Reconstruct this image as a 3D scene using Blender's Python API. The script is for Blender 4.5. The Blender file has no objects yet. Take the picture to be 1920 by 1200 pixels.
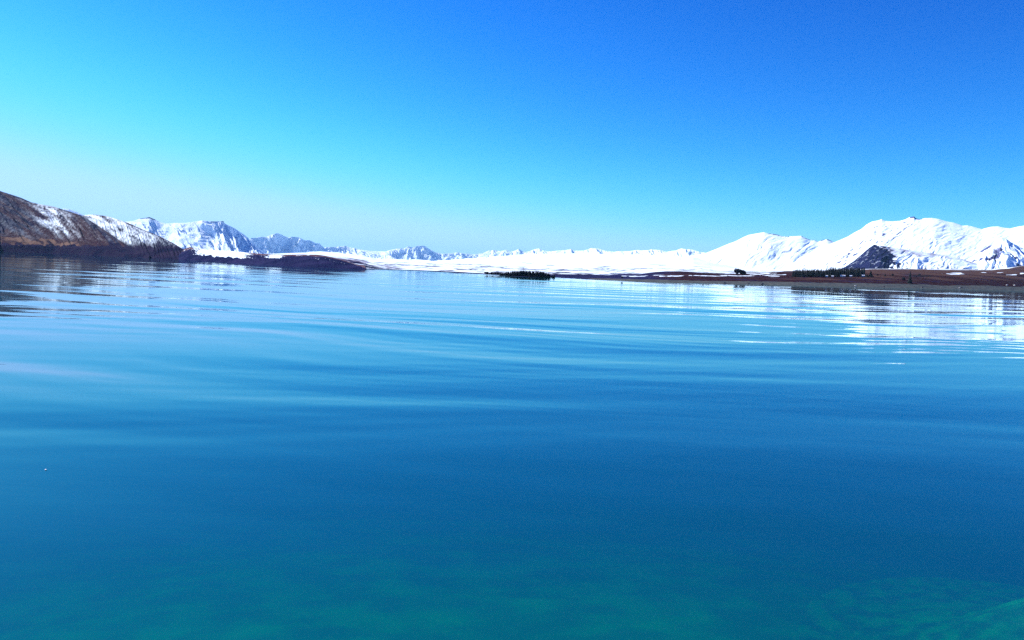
import bpy, bmesh, math, random
import numpy as np
from mathutils import Vector, Matrix

random.seed(4)
C = bpy.context.scene
COL = C.collection
R = math.radians

# ------------------------------------------------------------------ camera
W, H = 1920.0, 1200.0                       # pixel grid of the photograph
FOV = R(65.0)
F = (W / 2) / math.tan(FOV / 2)
CAM_Z = 12.0
HOR0, HOR1 = 462.0, 534.0                   # where the true horizon leaves the frame, left and right
ROLL = math.atan2(HOR1 - HOR0, W)
PITCH = math.atan((H / 2 - (HOR0 + HOR1) / 2) * math.cos(ROLL) / F)
fwd = np.array([0, math.cos(PITCH), -math.sin(PITCH)])
up0 = np.array([0, math.sin(PITCH), math.cos(PITCH)])
rgt0 = np.array([1.0, 0, 0])
RGT = math.cos(ROLL) * rgt0 + math.sin(ROLL) * up0
UPV = -math.sin(ROLL) * rgt0 + math.cos(ROLL) * up0

cam = bpy.data.cameras.new('camera')
cam.sensor_width = 36.0
cam.lens = 18.0 / math.tan(FOV / 2)
cam.clip_start = 0.5
cam.clip_end = 300000.0
cam_o = bpy.data.objects.new('camera', cam)
COL.objects.link(cam_o)
m = Matrix.Identity(4)
for i in range(3):
    m[i][0] = RGT[i]; m[i][1] = UPV[i]; m[i][2] = -fwd[i]
m[2][3] = CAM_Z
cam_o.matrix_world = m
C.camera = cam_o

# ------------------------------------------------------------------ light
SUN_AZ, SUN_EL = -62.0, 34.0                # clockwise from straight ahead; up
EXPO = 1.0
C.view_settings.view_transform = 'Standard'
C.view_settings.look = 'None'
C.view_settings.exposure = EXPO
C.view_settings.gamma = 1.0
C.view_settings.use_curve_mapping = False
C.render.engine = 'CYCLES'
C.cycles.max_bounces = 8
C.cycles.transparent_max_bounces = 24
C.cycles.volume_bounces = 0
C.cycles.caustics_reflective = False
C.cycles.caustics_refractive = False
C.cycles.use_denoising = False
C.cycles.denoiser = 'OPENIMAGEDENOISE'
C.cycles.denoising_input_passes = 'RGB_ALBEDO_NORMAL'
C.cycles.volume_step_rate = 1.0

world = bpy.data.worlds.new('World')
C.world = world
world.use_nodes = True
nt = world.node_tree
bg = nt.nodes['Background']
sky = nt.nodes.new('ShaderNodeTexSky')
sky.sky_type = 'NISHITA'
sky.sun_disc = False
sky.sun_elevation = R(SUN_EL)
sky.sun_rotation = R(SUN_AZ)
sky.air_density = 1.0
sky.dust_density = 0.15
sky.ozone_density = 3.0


def mth(tree, op, a, b=None, clamp=False):
    n = tree.nodes.new('ShaderNodeMath')
    n.operation = op
    n.use_clamp = clamp
    for i, v in enumerate((a, b)):
        if v is None:
            continue
        if isinstance(v, (int, float)):
            n.inputs[i].default_value = v
        else:
            tree.links.new(v, n.inputs[i])
    return n.outputs[0]


# the photograph's strong, saturated development of a clear blue sky: one power per channel, everywhere alike
sep = nt.nodes.new('ShaderNodeSeparateColor')
nt.links.new(sky.outputs[0], sep.inputs[0])
comb = nt.nodes.new('ShaderNodeCombineColor')
G_ = 10.0 / 2 ** EXPO


def soft(x, lim):
    """x up to a shoulder, then levelling off at lim."""
    tq = mth(nt, 'DIVIDE', x, lim)
    return mth(nt, 'MULTIPLY', mth(nt, 'DIVIDE', tq, mth(nt, 'POWER', mth(nt, 'ADD', mth(nt, 'POWER', tq, 5.0), 1.0), 0.2)), lim * G_)


r_ = mth(nt, 'MULTIPLY', sep.outputs[0], 0.1)
g_ = mth(nt, 'MULTIPLY', sep.outputs[1], 0.1)
b_ = mth(nt, 'MULTIPLY', sep.outputs[2], 0.1)
ro = soft(mth(nt, 'MULTIPLY', mth(nt, 'POWER', r_, 3.3), 2.6), 0.54)
go = soft(mth(nt, 'ADD', mth(nt, 'MULTIPLY', mth(nt, 'POWER', g_, 1.85), 1.84), mth(nt, 'MULTIPLY', mth(nt, 'POWER', r_, 3.0), 1.5)), 0.90)
bo = soft(mth(nt, 'ADD', mth(nt, 'MULTIPLY', mth(nt, 'POWER', b_, 1.3), 2.05), mth(nt, 'MULTIPLY', r_, 0.5)), 1.6)
nt.links.new(ro, comb.inputs[0]); nt.links.new(go, comb.inputs[1]); nt.links.new(bo, comb.inputs[2])
nt.links.new(comb.outputs[0], bg.inputs[0])
bg.inputs[1].default_value = 0.1

sun = bpy.data.lights.new('sun', 'SUN')
sun.energy = 5.0
sun.angle = R(0.5)
sun.color = (1.0, 0.965, 0.92)
sun_o = bpy.data.objects.new('sun', sun)
COL.objects.link(sun_o)
sd = Vector((math.sin(R(SUN_AZ)) * math.cos(R(SUN_EL)), math.cos(R(SUN_AZ)) * math.cos(R(SUN_EL)), math.sin(R(SUN_EL))))
sun_o.rotation_euler = sd.to_track_quat('Z', 'Y').to_euler()
sun_o.location = sd * 3000


# ------------------------------------------------------------------ helpers
def ray(x, y):
    """Azimuth (rad, clockwise from straight ahead) and tan(elevation) of a place in the photograph."""
    x = np.asarray(x, float); y = np.asarray(y, float)
    a = (x - W / 2) / F; b = (H / 2 - y) / F
    d = fwd[:, None] + RGT[:, None] * a.ravel() + UPV[:, None] * b.ravel()
    az = np.arctan2(d[0], d[1]); te = d[2] / np.hypot(d[0], d[1])
    return az.reshape(x.shape), te.reshape(x.shape)


def hor_y(x):
    return HOR0 + (HOR1 - HOR0) * np.asarray(x, float) / W


def at(x, y, D):
    az, te = ray([x], [y])
    return Vector((D * math.sin(az[0]), D * math.cos(az[0]), CAM_Z + D * te[0]))


def on_water(x, y):
    az, te = ray([x], [y])
    D = -CAM_Z / te[0]
    return Vector((D * math.sin(az[0]), D * math.cos(az[0]), 0.0))


def line_fn(pts):
    """A traced line -> function azimuth -> tan(elevation)."""
    p = np.array(pts, float)
    xs = np.unique(np.concatenate([p[:, 0], np.linspace(p[0, 0], p[-1, 0], 200)]))
    ys = np.interp(xs, p[:, 0], p[:, 1])
    az, te = ray(xs, ys)
    return lambda a: np.interp(a, az, te)


def hsh(ix, iy, s):
    n = (ix.astype(np.int64) * 374761393 + iy.astype(np.int64) * 668265263 + s * 1442695041) & 0xffffffff
    n = ((n ^ (n >> 13)) * 1274126177) & 0xffffffff
    n = ((n ^ (n >> 16)) * 2246822519) & 0xffffffff
    return (n ^ (n >> 15)) & 0xffffffff


def pn(x, y, s=0):
    """Gradient noise, about -1..1."""
    x = np.asarray(x, float); y = np.asarray(y, float)
    x, y = np.broadcast_arrays(x, y)
    ix = np.floor(x).astype(np.int64); iy = np.floor(y).astype(np.int64)
    fx = x - ix; fy = y - iy
    u = fx * fx * fx * (fx * (fx * 6 - 15) + 10); v = fy * fy * fy * (fy * (fy * 6 - 15) + 10)

    def g(dx, dy):
        a = hsh(ix + dx, iy + dy, s) * (2 * np.pi / 4294967296.0)
        return np.cos(a) * (fx - dx) + np.sin(a) * (fy - dy)
    a = g(0, 0) * (1 - u) + g(1, 0) * u
    b = g(0, 1) * (1 - u) + g(1, 1) * u
    return (a * (1 - v) + b * v) * 1.5


def fbm(x, y, s=0, o=5, gain=0.5):
    t = 0.0; a = 1.0; k = 1.0
    for i in range(o):
        t = t + a * pn(x * k, y * k, s + i * 17); a *= gain; k *= 2.03
    return t


def ridged(x, y, s=0, o=5, gain=0.5):
    t = 0.0; a = 1.0; k = 1.0; w = 1.0; tot = 0
    for i in range(o):
        n = (1 - np.abs(pn(x * k, y * k, s + i * 31))) ** 2
        t = t + a * n * w; w = np.clip(n * 1.6, 0, 1); tot += a
        a *= gain; k *= 2.05
    return t / tot


def ss(a, b, x):
    t = np.clip((x - a) / (b - a), 0, 1)
    return t * t * (3 - 2 * t)


def tag(o, label=None, cat=None, group=None, kind=None):
    if label: o['label'] = label
    if cat: o['category'] = cat
    if group: o['group'] = group
    if kind: o['kind'] = kind
    return o


def mesh_from(name, V, Fc, smooth=True):
    me = bpy.data.meshes.new(name)
    V = np.asarray(V, np.float32); Fc = np.asarray(Fc, np.int32)
    me.vertices.add(len(V)); me.vertices.foreach_set('co', V.ravel())
    n = Fc.shape[1]
    me.loops.add(Fc.size); me.loops.foreach_set('vertex_index', Fc.ravel())
    me.polygons.add(len(Fc))
    me.polygons.foreach_set('loop_start', np.arange(0, Fc.size, n, dtype=np.int32))
    me.polygons.foreach_set('use_smooth', np.full(len(Fc), smooth))
    me.update(calc_edges=True)
    me.validate()
    return me


def grid_faces(nr, nc, wrap=False):
    i = np.arange(nr - 1)[:, None]; j = np.arange(nc if wrap else nc - 1)[None, :]
    j2 = (j + 1) % nc
    a = i * nc + j; b = i * nc + j2; c = (i + 1) * nc + j2; d = (i + 1) * nc + j
    return np.stack([a, b, c, d], -1).reshape(-1, 4)


def add_attr(me, name, arr):
    at_ = me.attributes.new(name, 'FLOAT', 'POINT')
    at_.data.foreach_set('value', np.asarray(arr, np.float32).ravel())


def link(name, me, mat, parent=None, loc=None):
    o = bpy.data.objects.new(name, me)
    if mat is not None and me is not None and not me.materials:
        me.materials.append(mat)
    COL.objects.link(o)
    if parent: o.parent = parent
    if loc is not None: o.location = loc
    return o


# ------------------------------------------------------------------ materials
def new_mat(name):
    mt = bpy.data.materials.new(name); mt.use_nodes = True
    return mt, mt.node_tree, mt.node_tree.nodes['Principled BSDF']


def noise_node(t, scale, detail=4.0, vec=None, rough=0.55):
    n = t.nodes.new('ShaderNodeTexNoise')
    n.inputs['Scale'].default_value = scale; n.inputs['Detail'].default_value = detail
    n.inputs['Roughness'].default_value = rough
    if vec is not None: t.links.new(vec, n.inputs['Vector'])
    return n.outputs['Fac']


def mix_col(t, fac, a, b):
    n = t.nodes.new('ShaderNodeMix'); n.data_type = 'RGBA'
    if isinstance(fac, (int, float)): n.inputs[0].default_value = fac
    else: t.links.new(fac, n.inputs[0])
    for s, v in ((6, a), (7, b)):
        if isinstance(v, tuple): n.inputs[s].default_value = (*v, 1)
        else: t.links.new(v, n.inputs[s])
    return n.outputs[2]


def ramp(t, fac, lo, hi):
    n = t.nodes.new('ShaderNodeMapRange'); n.interpolation_type = 'SMOOTHSTEP'
    t.links.new(fac, n.inputs[0]); n.inputs[1].default_value = lo; n.inputs[2].default_value = hi
    return n.outputs[0]


def land_mat(name, rock_a, rock_b, snow=(0.70, 0.82, 0.93), scale=0.01, grass_a=None, grass_b=None, gravel=None, dry=None, soft=0.15, namp=0.7):
    """Snow over bare ground; the attributes say what covers the ground where, the shader breaks the edges up."""
    mt, t, b = new_mat(name)
    geo = t.nodes.new('ShaderNodeNewGeometry')
    pos = geo.outputs['Position']
    n1 = noise_node(t, scale, 6, pos); n2 = noise_node(t, scale * 7, 5, pos)
    col = mix_col(t, ramp(t, n1, 0.35, 0.65), rock_a, rock_b)
    if grass_a:
        at_ = t.nodes.new('ShaderNodeAttribute'); at_.attribute_name = 'grass'
        gcol = mix_col(t, ramp(t, n2, 0.35, 0.68), grass_a, grass_b)
        if dry:
            mpn = t.nodes.new('ShaderNodeMapping'); t.links.new(pos, mpn.inputs['Vector'])
            mpn.inputs['Scale'].default_value = (0.35, 1.0, 1.0)
            n3 = noise_node(t, scale * 0.8, 5, mpn.outputs[0])
            ad = t.nodes.new('ShaderNodeAttribute'); ad.attribute_name = 'dry'
            gcol = mix_col(t, ramp(t, mth(t, 'ADD', n3, mth(t, 'MULTIPLY', ad.outputs['Fac'], 0.3)), 0.50, 0.68), gcol, dry)
        f = ramp(t, mth(t, 'ADD', at_.outputs['Fac'], mth(t, 'MULTIPLY', mth(t, 'SUBTRACT', n2, 0.5), 0.5)), 0.35, 0.65)
        col = mix_col(t, f, col, gcol)
    if gravel:
        at_ = t.nodes.new('ShaderNodeAttribute'); at_.attribute_name = 'gravel'
        gc = mix_col(t, ramp(t, n2, 0.3, 0.7), gravel[0], gravel[1])
        f = ramp(t, mth(t, 'ADD', at_.outputs['Fac'], mth(t, 'MULTIPLY', mth(t, 'SUBTRACT', n2, 0.5), 0.6)), 0.35, 0.65)
        col = mix_col(t, f, col, gc)
    at_ = t.nodes.new('ShaderNodeAttribute'); at_.attribute_name = 'snow'
    f = mth(t, 'ADD', at_.outputs['Fac'], mth(t, 'MULTIPLY', mth(t, 'SUBTRACT', n2, 0.5), namp))
    col = mix_col(t, ramp(t, f, 0.5 - soft, 0.5 + soft), col, snow)
    t.links.new(col, b.inputs['Base Color'])
    b.inputs['Roughness'].default_value = 0.9
    b.inputs['Specular IOR Level'].default_value = 0.0
    bp = t.nodes.new('ShaderNodeBump')
    bp.inputs['Strength'].default_value = 0.5; bp.inputs['Distance'].default_value = 0.25 / scale * 0.2
    t.links.new(n2, bp.inputs['Height']); t.links.new(bp.outputs[0], b.inputs['Normal'])
    return mt


M_far = land_mat('alpine_rock_and_snow', (0.05, 0.07, 0.12), (0.09, 0.10, 0.15), scale=0.0016)
M_massif = land_mat('massif_shade_blue_rock_and_snow', (0.045, 0.055, 0.14), (0.10, 0.10, 0.21), scale=0.005)  # blue of rock in shade put into the rock colour
M_hill = land_mat('tussock_hillside', (0.009, 0.010, 0.032), (0.024, 0.019, 0.044), scale=0.016,
                  grass_a=(0.032, 0.018, 0.030), grass_b=(0.062, 0.042, 0.050), dry=(0.15, 0.098, 0.080), soft=0.44, namp=0.4)
M_spur = land_mat('dark_spur', (0.009, 0.012, 0.045), (0.022, 0.022, 0.068), scale=0.02,  # dark blue ground, paler grass towards the crest
                  grass_a=(0.075, 0.035, 0.055), grass_b=(0.14, 0.095, 0.095))
M_foothill = land_mat('shade_dark_bare_foothill', (0.006, 0.009, 0.040), (0.016, 0.018, 0.060), scale=0.012, grass_a=(0.16, 0.14, 0.20), grass_b=(0.26, 0.24, 0.32), soft=0.25)  # the dark blue also carries the foothill flank's painted shade
M_shore = land_mat('shore_ground', (0.008, 0.011, 0.045), (0.024, 0.024, 0.075), scale=0.02,
                   grass_a=(0.010, 0.0045, 0.012), grass_b=(0.046, 0.019, 0.020), dry=(0.068, 0.038, 0.034),
                   gravel=((0.035, 0.044, 0.058), (0.105, 0.11, 0.10)), soft=0.28)


def simple_mat(name, a, b, scale, rough=0.85):
    mt, t, p = new_mat(name)
    tc = t.nodes.new('ShaderNodeTexCoord')
    n = noise_node(t, scale, 4, tc.outputs['Object'])
    t.links.new(mix_col(t, ramp(t, n, 0.35, 0.65), a, b), p.inputs['Base Color'])
    p.inputs['Roughness'].default_value = rough
    p.inputs['Specular IOR Level'].default_value = 0.2
    return mt


M_needle = simple_mat('conifer_needles', (0.006, 0.008, 0.014), (0.013, 0.016, 0.021), 0.5)
M_leaf = simple_mat('dark_evergreen_leaves', (0.008, 0.008, 0.020), (0.018, 0.016, 0.030), 0.4)
M_bark = simple_mat('bark', (0.05, 0.035, 0.03), (0.09, 0.065, 0.05), 2.0)
M_white = simple_mat('white_paint', (0.72, 0.74, 0.78), (0.82, 0.83, 0.85), 1.0, 0.6)
M_roof = simple_mat('pale_roof_metal', (0.75, 0.76, 0.8), (0.85, 0.85, 0.86), 0.6, 0.45)
M_dark = simple_mat('dark_glass', (0.02, 0.022, 0.03), (0.035, 0.035, 0.04), 1.0, 0.2)
M_stone = simple_mat('dark_wet_stone', (0.035, 0.035, 0.045), (0.08, 0.075, 0.08), 1.2, 0.5)
M_pale_stone = simple_mat('pale_stone', (0.45, 0.45, 0.48), (0.62, 0.62, 0.62), 1.2, 0.8)
M_bed = simple_mat('lake_bed_silt', (0.16, 0.17, 0.12), (0.34, 0.36, 0.24), 0.25)
M_boulder = simple_mat('algae_boulder', (0.05, 0.09, 0.04), (0.22, 0.26, 0.12), 0.9)
M_foam = simple_mat('white_down', (0.8, 0.8, 0.8), (0.9, 0.9, 0.9), 5.0)

# water: Fresnel mirror over milky blue-green water that lets a little of the bed through
M_water, t, p = new_mat('lake_water')
t.nodes.remove(p)
out = t.nodes['Material Output']
geo = t.nodes.new('ShaderNodeNewGeometry')
mp = t.nodes.new('ShaderNodeMapping')
t.links.new(geo.outputs['Position'], mp.inputs['Vector'])
mp.inputs['Scale'].default_value = (0.25, 1.0, 1.0)
n1 = noise_node(t, 0.35, 3, mp.outputs[0]); n2 = noise_node(t, 2.2, 2, mp.outputs[0])
bp = t.nodes.new('ShaderNodeBump'); bp.inputs['Strength'].default_value = 1.0; bp.inputs['Distance'].default_value = 0.010
t.links.new(mth(t, 'ADD', n1, mth(t, 'MULTIPLY', n2, 0.12)), bp.inputs['Height'])
gl = t.nodes.new('ShaderNodeBsdfGlossy'); gl.inputs['Roughness'].default_value = 0.02
gl.inputs['Color'].default_value = (0.82, 0.97, 1.0, 1)
di = t.nodes.new('ShaderNodeBsdfDiffuse'); di.inputs['Color'].default_value = (0.0005, 0.126, 0.192, 1)
tr = t.nodes.new('ShaderNodeBsdfTransparent')
tr.inputs['Color'].default_value = (1, 1, 1, 1)
fr = t.nodes.new('ShaderNodeFresnel'); fr.inputs['IOR'].default_value = 1.46
for n in (gl, fr): t.links.new(bp.outputs[0], n.inputs['Normal'])
body = t.nodes.new('ShaderNodeMixShader'); body.inputs[0].default_value = 0.66
t.links.new(di.outputs[0], body.inputs[1]); t.links.new(tr.outputs[0], body.inputs[2])
mx = t.nodes.new('ShaderNodeMixShader')
t.links.new(mth(t, 'MULTIPLY', fr.outputs[0], mth(t, 'SUBTRACT', 1.0, geo.outputs['Backfacing'])), mx.inputs[0]); t.links.new(body.outputs[0], mx.inputs[1]); t.links.new(gl.outputs[0], mx.inputs[2])
t.links.new(mx.outputs[0], out.inputs['Surface'])
va = t.nodes.new('ShaderNodeVolumeAbsorption')
va.inputs['Color'].default_value = (0.02, 0.86, 0.62, 1); va.inputs['Density'].default_value = 0.34
t.links.new(va.outputs[0], out.inputs['Volume'])

# ------------------------------------------------------------------ shore terrain
x0, x1 = -900, 2900
WL = [(x0, 452), (0, 470), (100, 474), (225, 480), (370, 488), (530, 498.5), (685, 505.5), (800, 510), (910, 516),
      (1045, 521.5), (1130, 525), (1240, 529.5), (1300, 531), (1440, 534), (1560, 537), (1740, 541), (1920, 545), (x1, 583)]
wl = np.array(WL)
wl_px = lambda x: np.interp(x, wl[:, 0], wl[:, 1])
f_w = line_fn(WL)
f_beach = line_fn([(x0, 450), (0, 468), (225, 478.5), (370, 487), (530, 497), (685, 504.5), (800, 509), (910, 515), (1045, 520.5),
                   (1130, 522), (1240, 524.5), (1300, 526), (1400, 527.5), (1500, 529), (1640, 531.5), (1740, 533.5),
                   (1920, 537.5), (x1, 577)])
f_mid = line_fn([(x0, 449), (0, 466), (225, 477), (370, 486), (530, 496), (685, 503.5), (800, 508), (910, 513.5), (1045, 516),
                 (1130, 518), (1190, 520), (1240, 520), (1300, 519), (1400, 520), (1500, 520), (1640, 519), (1740, 519),
                 (1920, 518), (x1, 562)])
f_top = line_fn([(x0, 448), (0, 465), (225, 476), (370, 485.5), (530, 495.5), (685, 503), (800, 507), (850, 509), (910, 512.5),
                 (1045, 514), (1100, 514.5), (1140, 516), (1170, 513), (1200, 513.5), (1230, 509.5), (1250, 508.5), (1290, 509),
                 (1330, 512), (1380, 514), (1410, 513), (1450, 510), (1480, 508), (1540, 508), (1640, 504.5), (1740, 505),
                 (1850, 506.5), (1885, 503.5), (1920, 499.5), (2100, 500), (x1, 548)])
f_p1 = line_fn([(x0, 447), (0, 464), (225, 475), (370, 484.5), (530, 494), (685, 499), (800, 503), (850, 504), (910, 505), (980, 504),
                (1045, 504), (1100, 503), (1200, 502), (1300, 503), (1380, 508), (1480, 508.5), (1540, 508.5), (1640, 505),
                (1740, 505.5), (1850, 507), (1920, 501), (x1, 548)])
f_p2 = line_fn([(x0, 446), (0, 463), (225, 474), (370, 483), (450, 478), (530, 475), (600, 472.5), (640, 475), (680, 480), (710, 488), (760, 490), (820, 491), (860, 487),
                (910, 483), (980, 477), (1045, 475), (1100, 475), (1200, 477), (1300, 483), (1380, 502), (1480, 508), (1540, 508),
                (1640, 505), (1740, 505.5), (1850, 507), (1920, 501), (x1, 548)])


def shore_D(az):
    return -CAM_Z / f_w(az)


def terrain_z(az, D):
    Ds = shore_D(az)
    ks = np.array([0.80, 1.0, 1.07, 1.25, 1.55])
    right = ss(0.02, 0.12, az)
    k_mid = 1.12 + 0.13 * right; k_top = 1.18 + 0.42 * right
    Dk = [Ds * 0.6, Ds * 0.93, Ds, Ds * 1.06, Ds * k_mid, Ds * k_top, np.full_like(az, 4500.0), np.full_like(az, 13000.0), np.full_like(az, 60000.0)]
    z = lambda f, d: CAM_Z + d * f(az)
    Zk = [np.full_like(az, -9.0), np.full_like(az, -1.5), np.zeros_like(az), z(f_beach, Dk[3]), z(f_mid, Dk[4]), z(f_top, Dk[5]),
          np.maximum(z(f_p1, Dk[6]), 5.0), np.maximum(z(f_p2, Dk[7]), 25.0), np.maximum(z(f_p2, Dk[7]), 25.0)]
    out = np.array(Zk[0] + 0 * D)
    for i in range(len(Dk) - 1):
        tt = (D - Dk[i]) / (Dk[i + 1] - Dk[i])
        msk = (tt >= 0)
        tc = np.clip(tt, 0, 1)
        out = np.where(msk, Zk[i] + (Zk[i + 1] - Zk[i]) * tc, out)
    return out, Dk


def ground(p):
    az = np.array([math.atan2(p.x, p.y)]); D = np.array([math.hypot(p.x, p.y)])
    return float(terrain_z(az, D)[0][0])


def on_land(x, D_k):
    """A point of the ground under a place in the photograph, D_k shore distances away."""
    az, _ = ray([x], [hor_y(x)])
    Ds = shore_D(az)[0]
    p = Vector((Ds * D_k * math.sin(az[0]), Ds * D_k * math.cos(az[0]), 0))
    p.z = ground(p)
    return p


azs = np.concatenate([np.linspace(-180, -46, 60)[:-1], np.linspace(-46, -36, 40)[:-1], np.linspace(-36, 36, 900), np.linspace(36, 46, 40)[1:],
                      np.linspace(46, 180, 60)[1:-1]]) * math.pi / 180
r_fac = np.concatenate([np.linspace(0.55, 0.95, 8), np.linspace(0.96, 1.09, 22), np.linspace(1.10, 1.75, 70)])
A2, K2 = np.meshgrid(azs, r_fac)
D2 = K2 * shore_D(A2)
last = D2[-1]
ext = np.concatenate([np.linspace(0, 0.45, 200)[1:], np.linspace(0.45, 1, 70)[1:]])
Dx = last[None, :] * (60000.0 / last[None, :]) ** ext[:, None]
D2 = np.vstack([D2, Dx]); A2 = np.vstack([A2, np.repeat(azs[None, :], len(Dx), 0)])
Z2, DK = terrain_z(A2, D2)
X2 = D2 * np.sin(A2); Y2 = D2 * np.cos(A2)
Ds2 = shore_D(A2)
wob = fbm(X2 / 140, Y2 / 140, 5, 4)
relief = np.clip((D2 - Ds2 * 1.05) / (Ds2 * 0.3), 0, 1)
Z2 = Z2 + relief * (wob * 0.5 + fbm(X2 / 25, Y2 / 25, 8, 3) * 0.22) * (1 - ss(2500, 5000, D2))
Z2 = Z2 + ss(4000, 9000, D2) * (1 - ss(10500, 13500, D2)) * (ridged(X2 / 1100, Y2 / 2000, 12, 5) - 0.45) * 55 * (A2 > -0.25)
Z2 = Z2 + ss(1800, 3600, D2) * (1 - ss(4500, 7000, D2)) * (ridged(X2 / 420, Y2 / 900, 15, 4) - 0.45) * 7
Z2 = Z2 + (np.abs(D2 / Ds2 - 1.0) < 0.07) * fbm(X2 / 20, Y2 / 20, 21, 3) * 0.08
PX2 = np.interp(A2, ray(np.linspace(x0, x1, 300), hor_y(np.linspace(x0, x1, 300)))[0], np.linspace(x0, x1, 300))
k2 = D2 / Ds2
Dtop = DK[5]
ktop = Dtop / Ds2
land = ss(0.02, 0.1, A2)
# snow begins behind the brown flats; a ragged lower edge and tongues of old snow on the flats
edge = (D2 - Dtop * 0.995) / (Dtop * 0.02)
snow = np.clip(edge * 0.9 + wob * 0.45 + 0.35, 0, 1)
specks = fbm(X2 / 60, Y2 / 260, 33, 4)
snow = snow * (1 - 0.75 * ss(0.22, 0.55, specks) * (1 - ss(2200, 6000, D2)))
sal = 1 - ss(1800, 6500, D2)
sp1 = fbm(X2 / 14, Y2 / 90, 41, 4); sp2 = fbm(X2 / 160, Y2 / 420, 43, 4); sp3 = fbm(X2 / 170, Y2 / 380, 44, 5)
snow = np.where(D2 > Dtop, snow - sal * (0.32 + 0.60 * sp1 + 0.35 * sp2) * (0.5 + 0.5 * ss(-0.1, 0.3, sp2)) - 0.45 * ss(0.15, 0.5, sp3) * ss(1600, 2400, D2) * (1 - ss(5000, 9000, D2)), snow)


def tongue(cx, y_lo, y_hi, half, k_lo, k_hi):
    kk = (k2 - (k_lo + k_hi) / 2) / ((k_hi - k_lo) / 2 * 0.75)
    e = ((PX2 - cx) / half) ** 2 + kk ** 2 + fbm(PX2 / 14.0, k2 * 45, int(cx), 4) * 1.5
    return 1 - ss(0.7, 1.15, e)


for (cx, half, k0, k1) in ((1330, 32, 1.30, 1.36), (1366, 12, 1.36, 1.46), (1392, 22, 1.33, 1.42), (1428, 22, 1.46, 1.56), (1442, 16, 1.34, 1.40),
                           (1452, 9, 1.28, 1.31), (1262, 24, 1.27, 1.33), (1190, 20, 1.28, 1.4), (1232, 10, 1.33, 1.39),
                           (1790, 14, 1.34, 1.38), (1791, 8, 1.39, 1.44), (1798, 4, 1.35, 1.43), (1842, 5, 1.44, 1.48), (1872, 6, 1.40, 1.43),
                           (1896, 9, 1.29, 1.33), (1917, 6, 1.32, 1.36), (1772, 10, 1.37, 1.385), (1470, 5, 1.36, 1.4)):
    snow = np.maximum(snow, tongue(cx, 0, 0, half, k0, k1))
snow = np.where(k2 < 1.1, 0, snow)
gravel = (1 - ss(1.045, 1.075, k2 + wob * 0.012)) * np.clip(ss(1060, 1150, PX2), 0, 1)
gravel = np.maximum(gravel, (k2 < 1.003) * 0.8)
grass = ss(1110, 1330, PX2 + wob * 40) * 1.0
grass = np.where((PX2 < 1110), 0.05 + 0.5 * ss(0.0, 1.0, (k2 - 1.165) / 0.02), grass)
grass = np.clip(grass * (0.75 + 0.5 * fbm(X2 / 70, Y2 / 25, 51, 4)), 0, 1)
me = mesh_from('terrain', np.stack([X2, Y2, Z2], -1).reshape(-1, 3), grid_faces(*X2.shape, wrap=True))
add_attr(me, 'snow', snow); add_attr(me, 'gravel', gravel); add_attr(me, 'dry', np.clip((k2 - 1.12) / 0.4, 0, 1) * ss(1440, 1560, PX2) - 0.7 * (k2 < 1.14)); add_attr(me, 'grass', grass)
tag(link('terrain', me, M_shore), 'snowy plain behind the brown and gravel lake shore', kind='structure')

# ------------------------------------------------------------------ lake bed and water
bx = np.concatenate([-np.geomspace(6000, 75, 30), np.linspace(-70, 70, 220), np.geomspace(75, 6000, 30)])
by = np.concatenate([-np.geomspace(6000, 12, 20), np.linspace(-8, 110, 200), np.geomspace(115, 6000, 30)])
BX, BY = np.meshgrid(bx, by)
rr = np.hypot(BX, BY)
BZ = -2.9 - 0.17 * np.clip(rr - 18, 0, 66) + fbm(BX / 22, BY / 14, 61, 3) * 0.35 * (1 - 0.6 * ss(60, 200, rr))
pk = on_water(1880, 1150)
BZ = BZ + 0.9 * np.exp(-(((BX - pk.x) / 9) ** 2 + ((BY - pk.y) / 7) ** 2))
for (qx, qy, hh, w_) in ((850, 1185, 0.5, 4), (380, 1165, 0.5, 4), (60, 1050, 0.6, 6)):
    q = on_water(qx, qy)
    BZ = BZ + hh * np.exp(-(((BX - q.x) / w_) ** 2 + ((BY - q.y) / (w_ * 0.7)) ** 2))
BZ = BZ + (rr < 60) * ridged(BX / 3.0, BY / 3.0, 66, 3) * 0.15
me = mesh_from('lake_bed', np.stack([BX, BY, BZ], -1).reshape(-1, 3), grid_faces(*BX.shape))
tag(link('lake_bed', me, M_bed), 'pale stony lake bed under the blue green water', kind='structure')


def wave(X, Y, D):
    """Long low ripples running towards the viewer, bent and broken by slow noise."""
    wx = pn(X / 90, Y / 70, 71) * 13 + pn(X / 33, Y / 26, 72) * 2.6
    Yw = Y + wx - 28 * (np.sqrt(1 + ((X - 20) / 80.0) ** 2) - 1)     # crests bowed round the head of the bay
    z = 0
    rnd = np.random.RandomState(9)
    for lam, slope, ang in ((31, .0085, -6), (22, .0088, 4), (17, .0075, -10), (12.5, .0060, 8), (9.3, .0062, -4), (6.6, .0056, 12),
                            (4.7, .0046, -20), (3.1, .0034, 15), (43, .0090, 10), (8.1, .0026, 33), (14.2, .0024, -30), (57, .0080, -8)):
        a = slope * lam / (2 * math.pi); th = R(ang)
        k = 2 * math.pi / lam
        env = np.clip(0.75 + 1.1 * pn(X / (lam * 9) + 3.1 * lam, Y / (lam * 3.2), int(lam * 10)), 0, 2)
        z = z + a * env * np.sin(k * (Yw * math.cos(th) + X * math.sin(th)) + rnd.rand() * 6.28)
    # patches of calmer and busier water; the ripples die out close in, under the bank
    calm = np.clip(0.85 + 0.8 * pn(X / 190, Y / 90, 77), 0.25, 1.5)
    return z * calm * (0.55 + 0.45 * ss(25, 80, D))


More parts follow.
